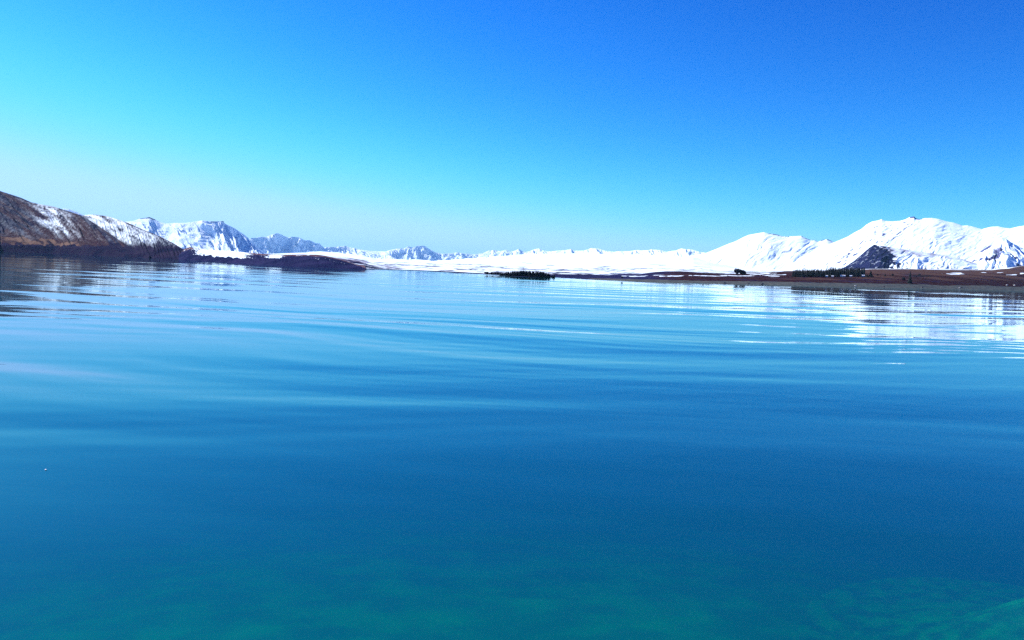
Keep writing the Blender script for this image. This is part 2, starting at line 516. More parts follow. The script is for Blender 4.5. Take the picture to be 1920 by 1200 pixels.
pp = np.concatenate([np.arange(4200, 800, -60), np.arange(800, 120, -1.1), np.arange(120, 50, -0.5), np.arange(50, 20, -0.25), np.arange(20, 7.0, -0.12), [6, 4.5, 3.5]])
Dr = F * CAM_Z / pp
wa = np.concatenate([np.linspace(-180, -42, 70)[:-1], np.linspace(-42, 42, 430), np.linspace(42, 180, 70)[1:-1]]) * math.pi / 180
WA, WD = np.meshgrid(wa, Dr)
WX = WD * np.sin(WA); WY = WD * np.cos(WA)
WZ = wave(WX, WY, WD)
nr, nc = WX.shape
V = np.stack([WX, WY, WZ], -1).reshape(-1, 3)
Fq = grid_faces(nr, nc, wrap=True)
# centre disc and a closed underside, so that the lake is one body of water
cen = len(V)
V = np.vstack([V, [[0, 0, 0]], np.stack([WX[-1], WY[-1], np.full(nc, -30.0)], -1), [[0, 0, -30.0]]])
j = np.arange(nc); j2 = (j + 1) % nc
T1 = np.stack([np.full(nc, cen), j2, j, j], -1)
lo = cen + 1
S = np.stack([(nr - 1) * nc + j, (nr - 1) * nc + j2, lo + j2, lo + j], -1)
me = bpy.data.meshes.new('water')
faces = Fq[:, ::-1].tolist() if False else None
quads = np.vstack([Fq, S])
tris = np.vstack([np.stack([np.full(nc, cen), j2, j], -1)[:, ::-1], np.stack([np.full(nc, lo + nc), lo + j, lo + j2], -1)[:, ::-1]])
nv = len(V)
me.vertices.add(nv); me.vertices.foreach_set('co', V.astype(np.float32).ravel())
li = np.concatenate([quads.ravel(), tris.ravel()]).astype(np.int32)
ls = np.concatenate([np.arange(len(quads)) * 4, len(quads) * 4 + np.arange(len(tris)) * 3]).astype(np.int32)
me.loops.add(len(li)); me.loops.foreach_set('vertex_index', li)
me.polygons.add(len(ls)); me.polygons.foreach_set('loop_start', ls)
sm = np.ones(len(ls), bool); sm[len(Fq):] = False
me.polygons.foreach_set('use_smooth', sm)
me.update(calc_edges=True)
bm = bmesh.new(); bm.from_mesh(me)
bmesh.ops.recalc_face_normals(bm, faces=bm.faces[:])
up_ok = bm.faces[: 1]
bm.to_mesh(me); bm.free()
if me.polygons[len(Fq) // 3].normal.z < 0:
    me.flip_normals()
tag(link('water', me, M_water), 'calm turquoise lake with long low ripples', kind='structure')


# ------------------------------------------------------------------ mountains and hills
def mountain(name, label, sky_pts, D_ridge, D_foot, D_back, mat, seed, nu=420, nv_=110, base=-20.0, prof=1.15, kt=0.9, blur=0.06, spur=0.35, spur_len=0.16,
             skew=0.0, crag=0.0, snowfn=None, extra=None, z_bench=None, dens=1.0):
    sp = np.array(sky_pts, float)
    xs = np.linspace(sp[0, 0], sp[-1, 0], nu)
    ys = np.interp(xs, sp[:, 0], sp[:, 1])
    az, te = ray(xs, ys)
    Dr_ = D_ridge(xs) if callable(D_ridge) else np.full(nu, float(D_ridge))
    Df_ = D_foot(xs, az) if callable(D_foot) else np.full(nu, float(D_foot))
    Zr = CAM_Z + Dr_ * te
    s = np.concatenate([[0], np.cumsum(np.hypot(np.diff(Dr_ * np.sin(az)), np.diff(Dr_ * np.cos(az))))])
    Lh = max(Zr.max(), 30.0)
    if crag:
        Zr = Zr + crag * Lh * (fbm(s / (Lh * 0.35), s * 0, seed + 3, 4) * np.clip((Zr - base) / Lh, 0, 1))
    nf = int(nv_ * 0.75)
    v = np.concatenate([np.linspace(0, 1, nf), np.linspace(1, 0, nv_ - nf + 1)[1:]])
    back = np.concatenate([np.zeros(nf, bool), np.ones(nv_ - nf, bool)])
    Vv, _ = np.meshgrid(v, xs, indexing='ij')
    Bk = np.repeat(back[:, None], nu, 1)
    Dm = np.where(Bk, Dr_ + (1 - Vv) * D_back, Df_ + Vv * (Dr_ - Df_))
    tn = np.abs(1 - Vv)
    S2 = np.repeat(s[None, :], nv_, 0)
    L = Lh * spur_len * 6
    sw = S2 + skew * Lh * tn + fbm(S2 / (L * 1.3), tn * 1.6, seed + 9, 3) * L * 0.35
    rg = ridged(sw / L, tn * kt, seed, 6, 0.55)
    sh = np.clip(Vv * (1 - Vv) * 4, 0, 1) ** 0.8
    pw = np.clip(Vv, 0, 1) ** prof
    hgt = np.maximum(Zr - base, 1.0)
    # the crest's small peaks do not run down the whole face
    kw = max(int(nu * blur), 1)
    ker = np.hanning(2 * kw + 3)[1:-1]; ker /= ker.sum()
    Hs = np.convolve(np.pad(hgt, kw, mode='edge'), ker, mode='valid')[:nu]
    tw = np.clip(Vv, 0, 1) ** 12
    hloc = hgt * tw + np.minimum(Hs, hgt * 1.1) * (1 - tw)
    Z = base + hloc * pw + hgt * spur * (rg - 0.55) * sh
    Z = Z + hgt * spur * 0.25 * fbm(sw / (L * .22), tn * kt * 3, seed + 40, 4) * sh * 0.6
    # keep the traced skyline the skyline
    lim = CAM_Z + (Zr - CAM_Z) * Dm / Dr_ - 0.012 * hgt * (1 - Vv)
    Z = np.where(Bk, Z, np.minimum(Z, lim))
    if z_bench is not None:
        Z = z_bench(Z, Dm, Df_, xs, Vv, Bk)
    X = Dm * np.sin(az); Y = Dm * np.cos(az)
    me = mesh_from(name, np.stack([X, Y, Z], -1).reshape(-1, 3), grid_faces(nv_, nu))
    # slope and facing, for the cover
    nrm = np.zeros(len(me.vertices) * 3, np.float32); me.vertices.foreach_get('normal', nrm)
    nrm = nrm.reshape(nv_, nu, 3)
    if nrm[nf // 2, nu // 2, 2] < 0:
        me.flip_normals(); nrm = -nrm
    ctx = dict(X=X, Y=Y, Z=Z, N=nrm, V=Vv, s=S2, tn=tn, rg=rg, px=np.repeat(xs[None, :], nv_, 0), hgt=hgt, Zr=Zr, D=Dm, rel=(Z - base) / Lh, sw=sw, L=L)
    res = snowfn(ctx) if snowfn else np.ones_like(Z)
    if isinstance(res, tuple):
        add_attr(me, 'snow', res[0]); add_attr(me, 'grass', res[1])
        if len(res) > 2: add_attr(me, 'dry', res[2])
    else:
        add_attr(me, 'snow', res)
    return tag(link(name, me, mat), label, kind='structure')


Dh = lambda x: CAM_Z * F / (wl_px(x) - hor_y(x))       # shore distance below a column of the photograph


# brown hill at the far left, with a beige bench and a dark bank along the water
def snow_a(c):
    s_, Z = c['s'], c['Z']
    dg = s_ + 3.4 * Z                               # along the gullies
    n = fbm(dg / 110, Z / 130, 301, 5)
    med = fbm(dg / 70, Z / 24, 306, 5)
    fine = fbm(s_ / 16, Z / 6, 305, 3)
    gz = Z + fbm(s_ / 60, Z / 9, 307, 4) * 5
    dry_ = ss(14, 24, gz)
    patch = np.exp(-(((c['px'] - 86 - 45 * (1 - c['V'])) / 36) ** 2)) * ss(0.25, 0.5, c['V']) * (1 - ss(0.93, 1.0, c['V']))
    sn = 0.14 + 0.34 * patch + 0.32 * med * (0.2 + patch) + 0.28 * fine * (0.2 + patch) + 0.25 * n * (0.3 + patch)
    sn = (sn + 0.30 * ss(0.93, 1.0, c['V']) * (c['px'] > 72) * (c['px'] < 110)) * ss(22, 40, gz)
    low = dry_ * (1 - ss(34, 70, gz + 25 * med)) * (1 - 0.9 * ss(130, 200, c['px']))
    gr = 0.95 * low + 0.62 * (1 - ss(-0.05, 0.45, n)) + 0.25 * med - 0.4 * ss(0.4, 0.8, fbm(dg / 200, Z / 150, 308, 3))
    beige = ss(15, 22, gz) * (1 - ss(26, 44, gz + 8 * med)) * (1 - ss(120, 190, c['px']))
    return np.clip(sn, 0, 1), np.clip(gr * dry_, 0, 1), -1 + 1.8 * beige


def bench(Z, Dm, Df, xs, Vv, Bk):
    bank = 18 * ss(0, 60, Dm - Df) + (Dm - Df) * 0.03 - 2
    n = fbm(Dm / 60, np.repeat(xs[None, :], Z.shape[0], 0) / 9, 311, 3) * 1.0
    b = np.minimum(bank + n * ss(0, 20, Dm - Df), 30 * (1 - ss(170, 240, xs)) + 6)
    return np.where(Bk, Z, np.maximum(Z, np.minimum(b, Z + 40)))


A_sky = [(-500, 180), (-300, 240), (-150, 300), (0, 358), (25, 366), (40, 371), (58, 379), (75, 383), (100, 387), (125, 395), (150, 403), (165, 411), (180, 421),
         (200, 434), (225, 451), (245, 464), (262, 475), (280, 483)]
mountain('hill', 'brown tussock hill with patchy thin snow rising from the left shore', A_sky,
         lambda x: Dh(x) + 60 + 900 * (1 - np.clip(x / 280.0, -1, 1)) ** 0.9, lambda x, az: Dh(x) * 0.995, 1500, M_hill, 11, nu=700, nv_=170, base=-6,
         prof=0.85, spur=0.10, spur_len=0.05, skew=-1.3, snowfn=snow_a, z_bench=bench)


def snow_b(c):
    s_, Z = c['s'], c['Z']
    dg = s_ + 4.2 * Z
    n = fbm(dg / 130, Z / 110, 321, 5)
    med = fbm(dg / 85, Z / 20, 326, 5)
    fine = fbm(s_ / 18, Z / 6, 325, 3)
    gz = Z + fbm(s_ / 60, Z / 9, 327, 4) * 6
    up = ss(0.15, 0.6, c['V'] + n * 0.15) * (1 - 0.7 * ss(255, 345, c['px']))
    sn = 0.24 + 0.26 * up + 0.22 * n + 0.28 * med + 0.20 * fine - 0.4 * ss(0.93, 1.0, c['V']) * ss(225, 260, c['px'])
    grass = ss(0.88, 0.97, c['V']) * 0.6 + 0.35 * ss(0, 0.5, n)
    return np.clip(sn * ss(14, 45, gz), 0, 1), np.clip(grass * ss(12, 25, gz), 0, 1), -1 + 0 * n


B_sky = [(100, 420), (140, 408), (160, 403), (175, 402), (200, 405), (220, 411), (240, 418), (262, 428), (285, 437), (305, 446), (325, 456), (345, 468), (358, 477),
         (368, 485), (376, 489)]
mountain('hill', 'lower rounded hill dusted with snow beside the brown hill', B_sky,
         lambda x: Dh(x) + 40 + 1500 * (1 - np.clip((x - 100) / 276.0, 0, 1)) ** 0.9,
         lambda x, az: Dh(x) * 0.997 + (120 + 900 * (1 - np.clip(x / 280.0, 0, 1)) ** 0.9) * (1 - ss(222, 262, x)), 1500, M_hill, 23, nu=520, nv_=140, base=-6,
         prof=0.85, spur=0.09, spur_len=0.06, skew=-1.4, snowfn=snow_b)


# low promontory running out to the right of the hills
def snow_p(c):
    n = fbm(c['s'] / 40, c['tn'] * 4, 331, 4); fine = fbm(c['s'] / 6, c['tn'] * 14, 335, 3)
    field = np.exp(-(((c['px'] - 418) / 50) ** 4)) * ss(0.28, 0.42, c['V'] + 0.12 * n) * (1 - 0.5 * ss(0.93, 0.99, c['V']))
    field2 = np.exp(-(((c['px'] - 515) / 14) ** 2)) * ss(0.5, 0.6, c['V']) * (1 - ss(0.9, 0.97, c['V']))
    sn = 0.0 + 0.95 * field + 0.8 * field2 + 0.25 * n + 0.28 * fine + 0.15 * ss(0.4, 0.8, c['V'])
    sn = sn - 0.5 * (1 - ss(0.25, 0.4, c['V']))
    grass = ss(0.72, 0.93, c['V'] + 0.08 * n) * 0.85
    return np.clip(sn, 0, 1), np.clip(grass, 0, 1)


P_sky = [(335, 474), (345, 467), (356, 463), (370, 466), (395, 469), (425, 470), (460, 473), (490, 476), (530, 477.5), (565, 477), (595, 477.5), (612, 480), (630, 484),
         (648, 489), (662, 494), (674, 497), (682, 497.5), (685, 500), (687, 505)]
mountain('hill', 'low dark promontory with a pale snow field running out into the lake', P_sky,
         lambda x: Dh(x) + 20 + 230 * (1 - np.clip((x - 335) / 352.0, 0, 1)) ** 0.6, lambda x, az: Dh(x) * 0.998, 300, M_spur, 37, nu=640, nv_=110, base=-3,
         prof=0.62, spur=0.07, spur_len=0.25, skew=0.2, snowfn=snow_p)

# snowy mountain with a blue shaded flank behind the hills
C_sky = [(60, 412), (120, 391), (130, 392), (145, 398), (165, 407), (200, 415), (235, 416), (250, 414), (262, 410), (272, 409), (280, 407.5), (290, 411), (300, 416), (312, 419), (330, 418), (350, 418),
         (368, 415), (380, 413), (392, 415), (403, 415.5), (412, 415), (419, 414.5), (421, 419), (430, 423), (440, 428), (452, 436), (462, 443), (472, 453),
         (482, 462), (490, 469), (500, 477), (515, 484)]


def snow_c(c):
    n = fbm(c['sw'] / 110, c['tn'] * 3, 341, 5)
    top = ss(0.955, 0.99, c['V']) * ((c['px'] > 395) & (c['px'] < 424) | (c['px'] > 262) & (c['px'] < 292))
    return np.clip(1.0 - 0.9 * top + 0 * n, 0.05, 1)


mountain('mountain', 'flat topped snowy mountain with a blue shaded right flank', C_sky,
         lambda x: 12500 + np.cumsum((-4.0 + 21.0 * ss(350, 440, x)) * np.gradient(x)),
         lambda x, az: 11600 + np.cumsum((-4.0 + 17.0 * ss(425, 500, x)) * np.gradient(x)), 4000, M_far, 43, nu=700, nv_=170, base=-30, prof=0.95,
         spur=0.36, spur_len=0.09, skew=-1.2, blur=0.02, crag=0.008, snowfn=snow_c)

# the far range along the head of the lake
D_sky = [(440, 470), (465, 449), (472, 446), (480, 446), (488, 444), (500, 444), (508, 440), (520, 437), (530, 441), (540, 446), (548, 443.5), (560, 445), (572, 451), (580, 450), (592, 456), (600, 457), (607, 464),
         (625, 463), (640, 462), (648, 461), (655, 464), (665, 465), (680, 469), (700, 471), (722, 471.5), (735, 468), (745, 466), (757, 466), (765, 462), (773, 464), (785, 460.5), (796, 461),
         (805, 467), (816, 473), (830, 476), (845, 475), (857, 473), (870, 475), (890, 477), (905, 474.5), (918, 469.5), (930, 469), (938, 471), (950, 468.5), (958, 472), (966, 470), (973, 466.5), (980, 471.5), (990, 472),
         (1000, 468), (1011, 465.5), (1018, 470), (1030, 471.5), (1045, 470), (1060, 469), (1070, 467), (1078, 470), (1095, 470), (1108, 465.5), (1122, 466), (1135, 470), (1150, 472), (1165, 471),
         (1180, 471), (1195, 468.5), (1208, 469.5), (1222, 468), (1238, 468.5), (1250, 472), (1265, 470), (1278, 466), (1290, 467.5), (1300, 468), (1312, 472.5), (1330, 475), (1380, 480), (1450, 484)]


def snow_d(c):
    n = fbm(c['sw'] / 300, c['tn'] * 3, 351, 5)
    st = 1 - c['N'][..., 2]
    return np.clip(1.05 - 0.25 * ss(0.45, 0.7, st) + 0.1 * n - 0.5 * ss(0.93, 0.98, c['V']) * ss(0.1, 0.3, n), 0.05, 1)


mountain('mountain', 'long jagged far range of snow peaks at the head of the lake', D_sky,
         lambda x: np.interp(x, [440, 650, 730, 900, 1000, 1300, 1450], [22000, 24400, 24000, 25800, 26000, 23000, 21000]), lambda x, az: np.interp(x, [440, 650, 730, 900, 1000, 1300, 1450], [20900, 23300, 22900, 24700, 24500, 20500, 18500]), 7000,
         M_far, 57, nu=1100, nv_=170, base=-40, prof=1.0, spur=0.55, spur_len=0.11, skew=-0.7, crag=0.012, blur=0.012, snowfn=snow_d)

# low half bare slope coming down behind the promontory
def snow_s(c):
    n = fbm(c['s'] / 40, c['tn'] * 6, 356, 5)
    return np.clip(0.34 + 0.5 * n + 0.3 * ss(0.7, 1.0, c['V']), 0, 1), np.clip(0.25 + 0.6 * ss(0.4, 0.9, c['V']) + 0.5 * n, 0, 1)


mountain('hill', 'low half bare slope running down to the lake behind the promontory tip', [(600, 476), (640, 481), (670, 486), (690, 490), (715, 495.5), (735, 499), (760, 503), (780, 506), (800, 508.5), (812, 511)],
         1380, 1085, 300, M_foothill, 91, nu=260, nv_=80, base=-4, prof=0.9, spur=0.12, spur_len=0.2, skew=-0.8, snowfn=snow_s)

# smooth white mountain right of the centre
E_sky = [(1270, 484), (1300, 478), (1322, 475), (1335, 470), (1350, 464), (1366, 457), (1380, 452), (1395, 444), (1405, 440), (1420, 437.5), (1433, 435.3), (1440, 437.5), (1450, 438.5),
         (1458, 440), (1466, 443), (1475, 443.5), (1490, 442.5), (1503, 442), (1510, 446), (1520, 450), (1527, 450), (1534, 453), (1543, 449.5), (1552, 448.5), (1560, 452), (1580, 462), (1620, 478)]


def snow_e(c):
    n = fbm(c['sw'] / 45, c['tn'] * 5, 361, 5)
    ridge_rock = ss(0.93, 0.985, c['V']) * (((c['px'] > 1434) & (c['px'] < 1480)) | ((c['px'] > 1503) & (c['px'] < 1565)))
    return np.clip(1.05 - 0.55 * ss(0.35, 0.65, n) * (1 - ss(0.6, 0.8, c['V'])) - 0.95 * ridge_rock * ss(-0.35, 0.05, n), 0, 1)


mountain('mountain', 'smooth white mountain with small rocks coloured shade blue along its crest', E_sky,
         13500, 8200, 5000, M_massif, 67, nu=420, nv_=130, base=-10, prof=0.9, spur=0.06, spur_len=0.07, skew=1.0, crag=0.004, snowfn=snow_e)

# the big massif on the right
F_sky = [(1450, 508), (1480, 497), (1500, 485), (1520, 473), (1540, 464), (1560, 456), (1575, 450), (1590, 443.5), (1602, 436), (1615, 429.5), (1625, 421), (1635, 415.5), (1648, 413), (1653, 411), (1660, 414),
         (1675, 415), (1688, 414), (1698, 411), (1706, 407), (1714, 405.5), (1717, 409), (1724, 411), (1735, 409), (1748, 409), (1760, 411), (1775, 415), (1788, 417), (1800, 421),
         (1805, 423), (1815, 422.5), (1825, 425), (1835, 428), (1842, 430), (1848, 428), (1858, 425.5), (1872, 424.5), (1885, 427), (1895, 428), (1908, 425), (1920, 423), (1990, 410), (2100, 420), (2300, 440),
         (2600, 500)]


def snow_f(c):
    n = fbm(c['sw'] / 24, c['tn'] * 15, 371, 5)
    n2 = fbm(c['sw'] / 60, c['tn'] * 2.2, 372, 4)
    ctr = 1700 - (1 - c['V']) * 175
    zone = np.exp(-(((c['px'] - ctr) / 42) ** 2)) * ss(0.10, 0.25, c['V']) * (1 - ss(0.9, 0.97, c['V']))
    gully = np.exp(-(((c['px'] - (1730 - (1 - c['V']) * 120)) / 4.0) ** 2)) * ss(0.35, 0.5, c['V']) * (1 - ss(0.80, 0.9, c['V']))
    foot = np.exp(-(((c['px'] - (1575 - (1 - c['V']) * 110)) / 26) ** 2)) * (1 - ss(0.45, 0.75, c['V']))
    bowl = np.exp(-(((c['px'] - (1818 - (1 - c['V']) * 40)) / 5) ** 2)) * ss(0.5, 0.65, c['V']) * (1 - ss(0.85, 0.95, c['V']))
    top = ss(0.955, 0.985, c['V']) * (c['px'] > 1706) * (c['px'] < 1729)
    sn = 1.05 - 0.95 * zone * ss(0.12, 0.42, n + 0.3 * n2) - 0.55 * gully - 0.8 * foot * ss(0.05, 0.35, n) - 0.5 * bowl - top  # streaks of blue rock also paint in the gullies' shade
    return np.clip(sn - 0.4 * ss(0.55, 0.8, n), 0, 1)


mountain('mountain', 'broad white massif at the right with gullies coloured shade blue and a pointed top', F_sky,
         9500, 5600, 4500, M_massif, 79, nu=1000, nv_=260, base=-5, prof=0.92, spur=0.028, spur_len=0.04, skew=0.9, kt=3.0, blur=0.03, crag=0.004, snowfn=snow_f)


# foothill in front of the massif; the left flank's shade is painted as dark ground
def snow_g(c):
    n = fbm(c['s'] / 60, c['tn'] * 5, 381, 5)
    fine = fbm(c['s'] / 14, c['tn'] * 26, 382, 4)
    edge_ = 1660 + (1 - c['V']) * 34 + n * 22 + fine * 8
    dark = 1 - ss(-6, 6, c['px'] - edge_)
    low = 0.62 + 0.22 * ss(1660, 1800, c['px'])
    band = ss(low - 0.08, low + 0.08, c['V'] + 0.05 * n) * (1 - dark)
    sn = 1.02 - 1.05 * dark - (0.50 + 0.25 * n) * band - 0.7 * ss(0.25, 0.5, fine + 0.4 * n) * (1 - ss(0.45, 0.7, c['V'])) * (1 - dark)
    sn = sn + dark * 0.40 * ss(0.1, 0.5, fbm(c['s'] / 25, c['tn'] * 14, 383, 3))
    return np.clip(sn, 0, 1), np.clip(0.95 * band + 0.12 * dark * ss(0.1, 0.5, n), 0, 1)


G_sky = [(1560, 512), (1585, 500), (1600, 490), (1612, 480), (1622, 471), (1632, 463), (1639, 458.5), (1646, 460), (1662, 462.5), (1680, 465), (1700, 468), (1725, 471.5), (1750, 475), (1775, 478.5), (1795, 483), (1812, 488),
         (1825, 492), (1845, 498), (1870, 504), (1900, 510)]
mountain('hill', 'foothill with a left flank coloured dark as in shade and a snowy grey right flank', G_sky,
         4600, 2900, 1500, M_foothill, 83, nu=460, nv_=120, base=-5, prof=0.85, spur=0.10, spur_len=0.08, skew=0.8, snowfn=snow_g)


def snow_h(c):
    n = fbm(c['s'] / 60, c['tn'] * 5, 391, 5)
    edge_ = np.exp(-(((c['px'] - 1845) / 32) ** 2)) * ss(0.80, 0.93, c['V'] + n * 0.12)
    rocks = ss(0.18, 0.45, n) * ss(0.2, 0.35, c['V']) * (1 - ss(0.7, 0.85, c['V']))
    return np.clip(1.05 - 0.8 * edge_ - 0.75 * rocks, 0, 1)


H_sky = [(1770, 512), (1790, 503), (1810, 489), (1825, 480), (1840, 470), (1855, 460), (1868, 450), (1878, 444.5), (1886, 447), (1894, 453), (1905, 459), (1920, 466), (1950, 476), (1990, 482), (2060, 492), (2150, 508)]
mountain('mountain', 'sharp snowy spur with a brown rocky edge at the far right', H_sky,
         5600, 3300, 1200, M_massif, 97, nu=360, nv_=120, base=-5, prof=0.9, spur=0.2, spur_len=0.08, skew=-0.3, snowfn=snow_h)


# ------------------------------------------------------------------ trees
def trunk_mesh(h, r, seed):
    rnd = random.Random(seed)
    n = 7; rings = 5
    V = []; Fc = []
    ox = oy = 0
    for i in range(rings):
        k = i / (rings - 1)
        rad = r * (1 - k) ** 0.8 + r * 0.08
        if i: ox += rnd.uniform(-.3, .3) * r; oy += rnd.uniform(-.3, .3) * r
        for q in range(n):
            a = 2 * math.pi * q / n
            V.append((ox + rad * math.cos(a), oy + rad * math.sin(a), -0.4 + (h + 0.4) * k))
    for i in range(rings - 1):
        for q in range(n):
            Fc.append((i * n + q, i * n + (q + 1) % n, (i + 1) * n + (q + 1) % n, (i + 1) * n + q))
    return mesh_from('trunk', V, Fc)


def conifer_crown(h, rad, seed, bare=0.06, thick=1.0):
    """Whorls of drooping boughs, each a bent ragged blade with side sprays."""
    rnd = random.Random(seed)
    V = []; Fc = []
    z = h * bare
    lean = rnd.uniform(-.01, .01) * h
    while z < h * 0.985:
        k = (z - h * bare) / (h * (1 - bare))
        rr_ = rad * (1 - k) ** 0.85 * rnd.uniform(0.78, 1.12) + 0.02 * rad
        nb = max(5, int(11 * (1 - 0.5 * k)))
        a0 = rnd.uniform(0, 6.28)
        for q in range(nb):
            a = a0 + 2 * math.pi * (q + rnd.uniform(-.35, .35)) / nb
            L_ = rr_ * rnd.uniform(0.65, 1.12)
            dx, dy = math.cos(a), math.sin(a); px_, py_ = -dy, dx
            w = L_ * rnd.uniform(0.30, 0.46) * thick + 0.05 * rad
            dr = L_ * rnd.uniform(0.15, 0.45)
            th = h * 0.035
            b0 = len(V)
            zz = z + rnd.uniform(-.4, .4) * th
            V += [(lean * k, 0, zz + th), (dx * L_ * .5 + px_ * w, dy * L_ * .5 + py_ * w, zz - dr * .6), (dx * L_, dy * L_, zz - dr * .7),
                  (dx * L_ * .5 - px_ * w, dy * L_ * .5 - py_ * w, zz - dr * .6), (dx * L_ * .45, dy * L_ * .45, zz + th * .8), (dx * L_ * .3, dy * L_ * .3, zz - th * 2.2)]
            Fc += [(b0, b0 + 1, b0 + 4), (b0 + 1, b0 + 2, b0 + 4), (b0 + 2, b0 + 3, b0 + 4), (b0 + 3, b0, b0 + 4), (b0, b0 + 5, b0 + 2)]
        z += h * 0.052 * rnd.uniform(0.8, 1.15)
    b0 = len(V)
    r2 = rad * .05
    V += [(r2, 0, h * .93), (-r2 * .5, r2, h * .93), (-r2 * .5, -r2, h * .93), (lean, 0, h * 1.02)]
    Fc += [(b0, b0 + 1, b0 + 3), (b0 + 1, b0 + 2, b0 + 3), (b0 + 2, b0, b0 + 3)]
    return mesh_from('crown', V, Fc, smooth=False)


def leafy_crown(w, h, seed, lobes=7, n=900, leaf=0.5, z0=0.0):
    rnd = random.Random(seed)
    lb = [(rnd.uniform(-.55, .55) * w, rnd.uniform(-.4, .4) * w, z0 + h * rnd.uniform(.35, .72), rnd.uniform(.28, .45) * min(w, h)) for _ in range(lobes)]
    V = []; Fc = []
    for _ in range(n):
        c = rnd.choice(lb)
        d = Vector((rnd.gauss(0, 1), rnd.gauss(0, 1), rnd.gauss(0, 1))).normalized()
        p_ = Vector(c[:3]) + d * c[3] * rnd.uniform(.55, 1.05)
        if p_.z < z0: p_.z = z0 + rnd.uniform(0, .2) * h
        u = d.orthogonal().normalized(); v_ = d.cross(u)
        u = (u + d * rnd.uniform(-.6, .6)).normalized()
        s = leaf * rnd.uniform(.6, 1.3)
        b0 = len(V)
        V += [tuple(p_ - u * s), tuple(p_ + v_ * s * .6), tuple(p_ + u * s), tuple(p_ - v_ * s * .6)]
        Fc.append((b0, b0 + 1, b0 + 2, b0 + 3))
    return mesh_from('crown', V, Fc, smooth=False)


def plant(name, loc, crown_me, trunk_me, label, cat, group=None, rz=0.0, sc=(1, 1, 1), leafmat=None):
    e = bpy.data.objects.new(name, None); COL.objects.link(e)
    e.empty_display_size = 1.0
    e.location = loc; e.rotation_euler = (0, 0, rz); e.scale = sc
    tag(e, label, cat, group)
    link('trunk', trunk_me, M_bark, e)
    link('crown', crown_me, leafmat or M_needle, e)
    return e


PX = lambda p: F / math.hypot(p.x, p.y)              # photograph pixels per metre there
VAR = []
for i in range(5):
    hh = 1.0 * 16
    VAR.append((conifer_crown(hh, 16 * (0.20 + 0.015 * i), 100 + i, bare=0.04, thick=1.15), trunk_mesh(hh * .9, 0.28, 200 + i), hh))

# plantation block behind the cabins
prof_p = [(1484, 506), (1492, 504.5), (1505, 503.5), (1520, 503.5), (1545, 504), (1556, 501.5), (1575, 501.5), (1590, 502), (1605, 501.5), (1622, 501.5)]
pp_ = np.array(prof_p, float)
rnd = random.Random(5)
for row, (kk, n, off) in enumerate(((1.275, 46, 0.0), (1.295, 46, 0.5))):
    for i in range(n):
        x = 1486 + (1622 - 1486) * (i + off + rnd.uniform(-.25, .25)) / n
        g_pt = on_land(x, kk)
        az, _ = ray([x], [hor_y(x)])
        top = np.interp(x, pp_[:, 0], pp_[:, 1]) + rnd.uniform(-1.2, 1.6)
        D_ = math.hypot(g_pt.x, g_pt.y)
        z_top = CAM_Z + D_ * ray([x], [top])[1][0]
        hgt = max(z_top - g_pt.z, 9.0)
        v = rnd.choice(VAR)
        s = hgt / v[2]
        sw_ = s * rnd.uniform(.8, 1.15)
        plant('conifer_tree', g_pt, v[0], v[1], 'dark conifer in the dense straight plantation behind the white cabins', 'tree', 'conifers of the plantation', rnd.uniform(0, 6.28),
              (sw_, sw_, s))

# wooded point in the middle of the far shore
prof_i = np.array([(938, 512), (944, 510), (952, 508.5), (965, 507), (980, 506.5), (995, 507.5), (1010, 508), (1022, 509.5), (1030, 512), (1036, 515), (1040, 514), (1045, 513)], float)
for row, (kk, n, off) in enumerate(((1.03, 34, 0.0), (1.07, 34, 0.5))):
    for i in range(n):
        x = 939 + (1042 - 939) * (i + off + rnd.uniform(-.25, .25)) / n
        g_pt = on_land(x, kk)
        top = np.interp(x, prof_i[:, 0], prof_i[:, 1]) + rnd.uniform(-0.9, 1.2)
        D_ = math.hypot(g_pt.x, g_pt.y)
        hgt = max(CAM_Z + D_ * ray([x], [top])[1][0] - g_pt.z, 2.5)
        v = rnd.choice(VAR); s = hgt / v[2]; sw_ = s * rnd.uniform(1.3, 1.8)
        plant('conifer_tree', g_pt, v[0], v[1], 'dark conifer in the wood on the low point across the lake', 'tree', 'conifers of the wooded point', rnd.uniform(0, 6.28), (sw_, sw_, s))
# lower scrubby trees left of the wooded point
lc = [leafy_crown(3.2, 4.2, 400 + i, 6, 260, 0.55, 0.3) for i in range(3)]
lt = trunk_mesh(2.2, 0.16, 431)
for i in range(9):
    x = 911 + 27 * (i + rnd.uniform(.2, .8)) / 9
    g_pt = on_land(x, 1.03)
    s = rnd.uniform(0.7, 1.0)
    plant('bushy_tree', g_pt, lc[i % 3], lt, 'low dark bushy tree left of the wooded point', 'tree', 'bushy trees beside the wooded point', rnd.uniform(0, 6.28), (s, s, s * 0.9), M_leaf)


def single(name, x, kk, top, width_px, crown_fn, label, cat='tree', group=None, mat_=None, h_min=1.5, seed=1):
    g_pt = on_land(x, kk)
    D_ = math.hypot(g_pt.x, g_pt.y)
    hgt = max(CAM_Z + D_ * ray([x], [top])[1][0] - g_pt.z, h_min)
    wid = width_px * D_ / F
    return plant(name, g_pt, crown_fn(hgt, wid, seed), trunk_mesh(hgt * 0.7, max(0.02 * hgt, 0.1), seed + 1), label, cat, group, 0.3, (1, 1, 1), mat_)


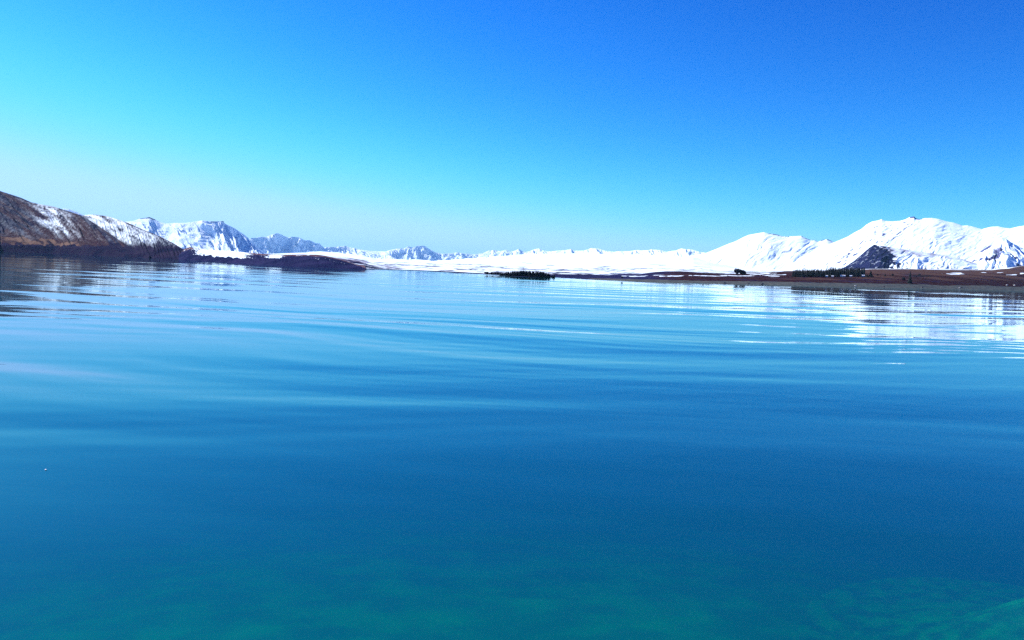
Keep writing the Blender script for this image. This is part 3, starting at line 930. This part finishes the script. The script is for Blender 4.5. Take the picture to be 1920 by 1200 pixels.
con = lambda h, w, s: conifer_crown(h, w / 2, s, bare=0.05, thick=1.2)
lea = lambda h, w, s: leafy_crown(w * 0.75, h, s, 8, 700, max(0.16 * w, 0.4), 0.02 * h)
single('conifer_tree', 1706, 1.075, 508, 10, con, 'tall lone dark conifer standing on the brown right shore', seed=501)
single('conifer_tree', 1632, 1.255, 507, 11, con, 'broad conifer just right of the plantation end', seed=503)
single('conifer_tree', 1625, 1.255, 513, 8, con, 'short bushy conifer between the plantation and the broad conifer', seed=505)
single('bushy_tree', 1384, 1.48, 504.3, 11, lea, 'taller round dark tree of the pair on the snow patches', mat_=M_leaf, seed=507)
single('bushy_tree', 1393, 1.48, 507, 11, lea, 'lower round dark tree of the pair on the snow patches', mat_=M_leaf, seed=509)
for i, (x, top, w_, lab) in enumerate(((1319, 512, 3, 'largest small dark bush at the left end of the snow patches'), (1324.5, 513.4, 2, 'tiny second bush from the left above the snow patches'),
                                       (1329, 512.6, 2.4, 'tiny third bush from the left above the snow patches'))):
    single('bush', x, 1.42, top, w_, lea, lab, 'bush', mat_=M_leaf, h_min=1.2, seed=520 + 3 * i)
for i, (x, kk, top, w_, lab) in enumerate(((1659, 1.27, 512.5, 4.5, 'small dark conifer left of the lone tall conifer'), (1673, 1.27, 513.5, 4, 'stubby dark bush halfway to the lone tall conifer'),
                                           (1645, 1.29, 514, 3, 'very small bush beside the broad conifer'), (1167, 1.045, 516, 3.2, 'narrow dark shrub standing alone on the grey beach'),
                                           (1723, 1.27, 513.5, 3.4, 'small bush rising from the dark hedge'), (1694, 1.15, 520, 6, 'low dark bush at the foot of the lone tall conifer'),
                                           (1588, 1.252, 515, 4, 'dark bush between the two middle white cabins'), (1601, 1.252, 515, 4.5, 'dark bush left of the square cabin'),
                                           (1568, 1.252, 515, 4, 'dark bush right of the smallest cabin'))):
    single('bush', x, kk, top, w_, con if i == 0 else lea, lab, 'bush', mat_=M_needle if i == 0 else M_leaf, h_min=1.5, seed=540 + 3 * i)

# dark hedge right of the lone conifer
g0 = on_land(1711, 1.25); g1 = on_land(1745, 1.25)
hd = leafy_crown((g1 - g0).length * 0.55, 3.0, 601, 1, 4, 0.5)
V = []; Fc = []
rnd = random.Random(77)
for q in range(900):
    k = rnd.random(); p_ = g0.lerp(g1, k) - g0
    p_ = p_ + Vector((rnd.uniform(-.8, .8), rnd.uniform(-1, 1), rnd.uniform(0, 1.0) ** .7 * (2.4 + 0.7 * math.sin(k * 23) + .5 * math.sin(k * 57))))
    d = Vector((rnd.gauss(0, 1), rnd.gauss(0, 1), rnd.gauss(0, 1))).normalized(); u = d.orthogonal().normalized() * .5; w_ = d.cross(u.normalized()) * .35
    b0 = len(V); V += [tuple(p_ - u), tuple(p_ + w_), tuple(p_ + u), tuple(p_ - w_)]; Fc.append((b0, b0 + 1, b0 + 2, b0 + 3))
bpy.data.meshes.remove(hd)
hedge = link('hedge', mesh_from('hedge', V, Fc, False), M_leaf, loc=g0)
tag(hedge, 'low dark hedge right of the lone tall conifer', 'hedge')


# ------------------------------------------------------------------ white cabins under the plantation
def box(bm_, x, y, z, sx, sy, sz):
    r = bmesh.ops.create_cube(bm_, size=1.0)
    bmesh.ops.scale(bm_, vec=(sx, sy, sz), verts=r['verts'])
    bmesh.ops.translate(bm_, vec=(x, y, z), verts=r['verts'])


def bm_obj(name, bm_, mat, parent):
    me_ = bpy.data.meshes.new(name); bm_.to_mesh(me_); bm_.free()
    return link(name, me_, mat, parent)


def cabin(x, kk, w_px, h_px, depth, label, pitch=0.35, rz=0.0):
    g_pt = on_land(x, kk); D_ = math.hypot(g_pt.x, g_pt.y)
    w = w_px * D_ / F; h = h_px * D_ / F
    e = bpy.data.objects.new('white_cabin', None); COL.objects.link(e)
    e.location = g_pt - Vector((0, 0, 0.1)); e.rotation_euler = (0, 0, -math.atan2(g_pt.x, g_pt.y) + rz)
    tag(e, label, 'cabin')
    b_ = bmesh.new(); box(b_, 0, 0, h * .31, w, depth, h * .62); bm_obj('wall', b_, M_white, e)
    b_ = bmesh.new()
    rh = h * .38
    vs = [b_.verts.new(c) for c in ((-w * .54, -depth * .56, h * .60), (w * .54, -depth * .56, h * .60), (w * .54, depth * .56, h * .60), (-w * .54, depth * .56, h * .60),
                                    (-w * .54, 0, h * .60 + rh), (w * .54, 0, h * .60 + rh), (-w * .54, 0, h * .60 + rh - .25), (w * .54, 0, h * .60 + rh - .25))]
    for f in ((0, 1, 5, 4), (2, 3, 4, 5), (0, 4, 3), (1, 2, 5), (0, 3, 2, 1)):
        b_.faces.new([vs[i] for i in f])
    for v_ in vs[6:]: b_.verts.remove(v_)
    bm_obj('roof', b_, M_roof, e)
    b_ = bmesh.new(); box(b_, w * .22, -depth / 2 - .02, h * .24, w * .14, .08, h * .46); bm_obj('door', b_, M_dark, e)
    b_ = bmesh.new(); box(b_, -w * .2, -depth / 2 - .02, h * .34, w * .26, .08, h * .2); bm_obj('window', b_, M_dark, e)
    return e


cabin(1550, 1.258, 3.6, 3.0, 4, 'smallest bright white cabin at the left end of the cabins')
cabin(1580, 1.258, 8, 3.4, 5, 'long low white cabin in the middle of the cabins')
cabin(1595, 1.256, 4, 3.2, 4, 'square white cabin right of the long low cabin')
cabin(1618, 1.262, 4.6, 3.4, 5, 'bright white cabin by the right end of the plantation')
cabin(1561, 1.258, 4, 2.6, 4, 'low grey white hut between the smallest and the long cabin')


# ------------------------------------------------------------------ stones
def stone_mesh(r, seed, flat=.6):
    bm_ = bmesh.new(); bmesh.ops.create_icosphere(bm_, subdivisions=3, radius=1.0)
    rs = np.random.RandomState(seed); ph = rs.rand(6) * 6.28
    for v_ in bm_.verts:
        c = v_.co
        k = 1 + .16 * math.sin(2.3 * c.x + ph[0]) + .14 * math.sin(2.9 * c.y + ph[1]) + .08 * math.sin(6 * c.z + 5 * c.x + ph[2]) + .05 * math.sin(11 * c.y + ph[3] + 7 * c.x)
        v_.co = Vector((c.x * r * k * 1.25, c.y * r * k, c.z * r * k * flat))
    for f in bm_.faces: f.smooth = True
    me_ = bpy.data.meshes.new('stone'); bm_.to_mesh(me_); bm_.free()
    return me_


for i, (x, kk, r, mt, lab) in enumerate(((1359, 1.012, 1.3, M_stone, 'dark stone at the water edge left of the round tree pair'), (1404, 1.010, 1.1, M_stone, 'low dark stone at the water edge below the pale gravel'),
                                         (1430, 1.008, 1.5, M_stone, 'largest dark stone on the grey gravel strip'), (1658, 1.012, 1.3, M_stone, 'dark stone on the beach left of the lone tall conifer'),
                                         (1730, 1.012, 1.5, M_stone, 'dark stone on the beach right of the lone tall conifer'), (1803, 1.02, 2.2, M_stone, 'wide dark stone on the right beach'),
                                         (1800, 1.016, 1.1, M_pale_stone, 'small white stone touching the wide dark stone'), (1888, 1.075, 1.7, M_pale_stone, 'pale stone among brown scrub at the right edge'),
                                         (1902, 1.075, 1.9, M_pale_stone, 'larger pale stone among brown scrub at the right edge'), (1605, 1.015, 1.2, M_pale_stone, 'pale stone on the beach below the cabins'))):
    g_pt = on_land(x, kk)
    o = link('stone', stone_mesh(r, 700 + i), mt, loc=g_pt + Vector((0, 0, r * .25)))
    tag(o, lab, 'stone')

# boulder under the water at the bottom right
pk = on_water(1905, 1150)
px_, py_ = pk.x * 1.28 + 2.5, pk.y * 1.28 - 0.5
th_ = np.linspace(0, 2 * np.pi, 97)[:-1]; rd_ = np.concatenate([[0.02], np.linspace(0.3, 12.0, 60)])
TH, RD = np.meshgrid(th_, rd_)
bX, bY = RD * np.cos(TH), RD * np.sin(TH)
rot = bX * 0.94 + bY * 0.34; rox = -bX * 0.34 + bY * 0.94
bZ = 3.3 * np.exp(-((rot / 6.4) ** 2 + (rox / 5.0) ** 2) ** 1.15)
bZ = bZ + (fbm(bX / 4.0, bY / 4.0, 811, 5) * 0.22 - 0.28 * ridged(bX / 3.2 + bY / 9.0, bY / 6.0, 815, 3) ** 3) * np.exp(-(RD / 8.0) ** 2)
me = mesh_from('boulder', np.stack([bX, bY, bZ], -1).reshape(-1, 3), grid_faces(*bX.shape, wrap=True))
if me.polygons[400].normal.z < 0: me.flip_normals()
o = link('boulder', me, M_boulder, loc=(px_, py_, -6.1))
tag(o, 'big green boulder lying under the water at the bottom right', 'boulder')

# a white down feather adrift
pf = on_water(86, 880)
bm_ = bmesh.new(); bmesh.ops.create_icosphere(bm_, subdivisions=2, radius=1.0)
for v_ in bm_.verts:
    c = v_.co; v_.co = Vector((c.x * .045, c.y * .075 * (1 - .4 * c.x), c.z * .025 + .025 * c.x * c.x))
me = bpy.data.meshes.new('feather'); bm_.to_mesh(me); bm_.free()
wz = float(wave(np.array([pf.x]), np.array([pf.y]), np.array([math.hypot(pf.x, pf.y)]))[0])
o = link('feather', me, M_foam, loc=(pf.x, pf.y, wz + .02))
tag(o, 'tiny white feather afloat alone on the blue water', 'feather')

# ------------------------------------------------------------------ haze
HAZE = 1.25e-5
bm_ = bmesh.new()
box(bm_, 0, 0, 0, 1, 1, 1)
bmesh.ops.scale(bm_, vec=(140000, 140000, 1331), verts=bm_.verts[:])
bmesh.ops.translate(bm_, vec=(0, 0, -31 + 1331 / 2), verts=bm_.verts[:])
me = bpy.data.meshes.new('haze'); bm_.to_mesh(me); bm_.free()
M_haze, t, p = new_mat('haze')
t.nodes.remove(p)
pv = t.nodes.new('ShaderNodeVolumePrincipled')
pv.inputs['Color'].default_value = (0.36, 0.74, 1.0, 1)
pv.inputs['Density'].default_value = HAZE
pv.inputs['Anisotropy'].default_value = 0.0
t.links.new(pv.outputs[0], t.nodes['Material Output'].inputs['Volume'])
if HAZE > 0:
    tag(link('haze', me, M_haze), 'thin blue haze over the lake and mountains', kind='stuff')
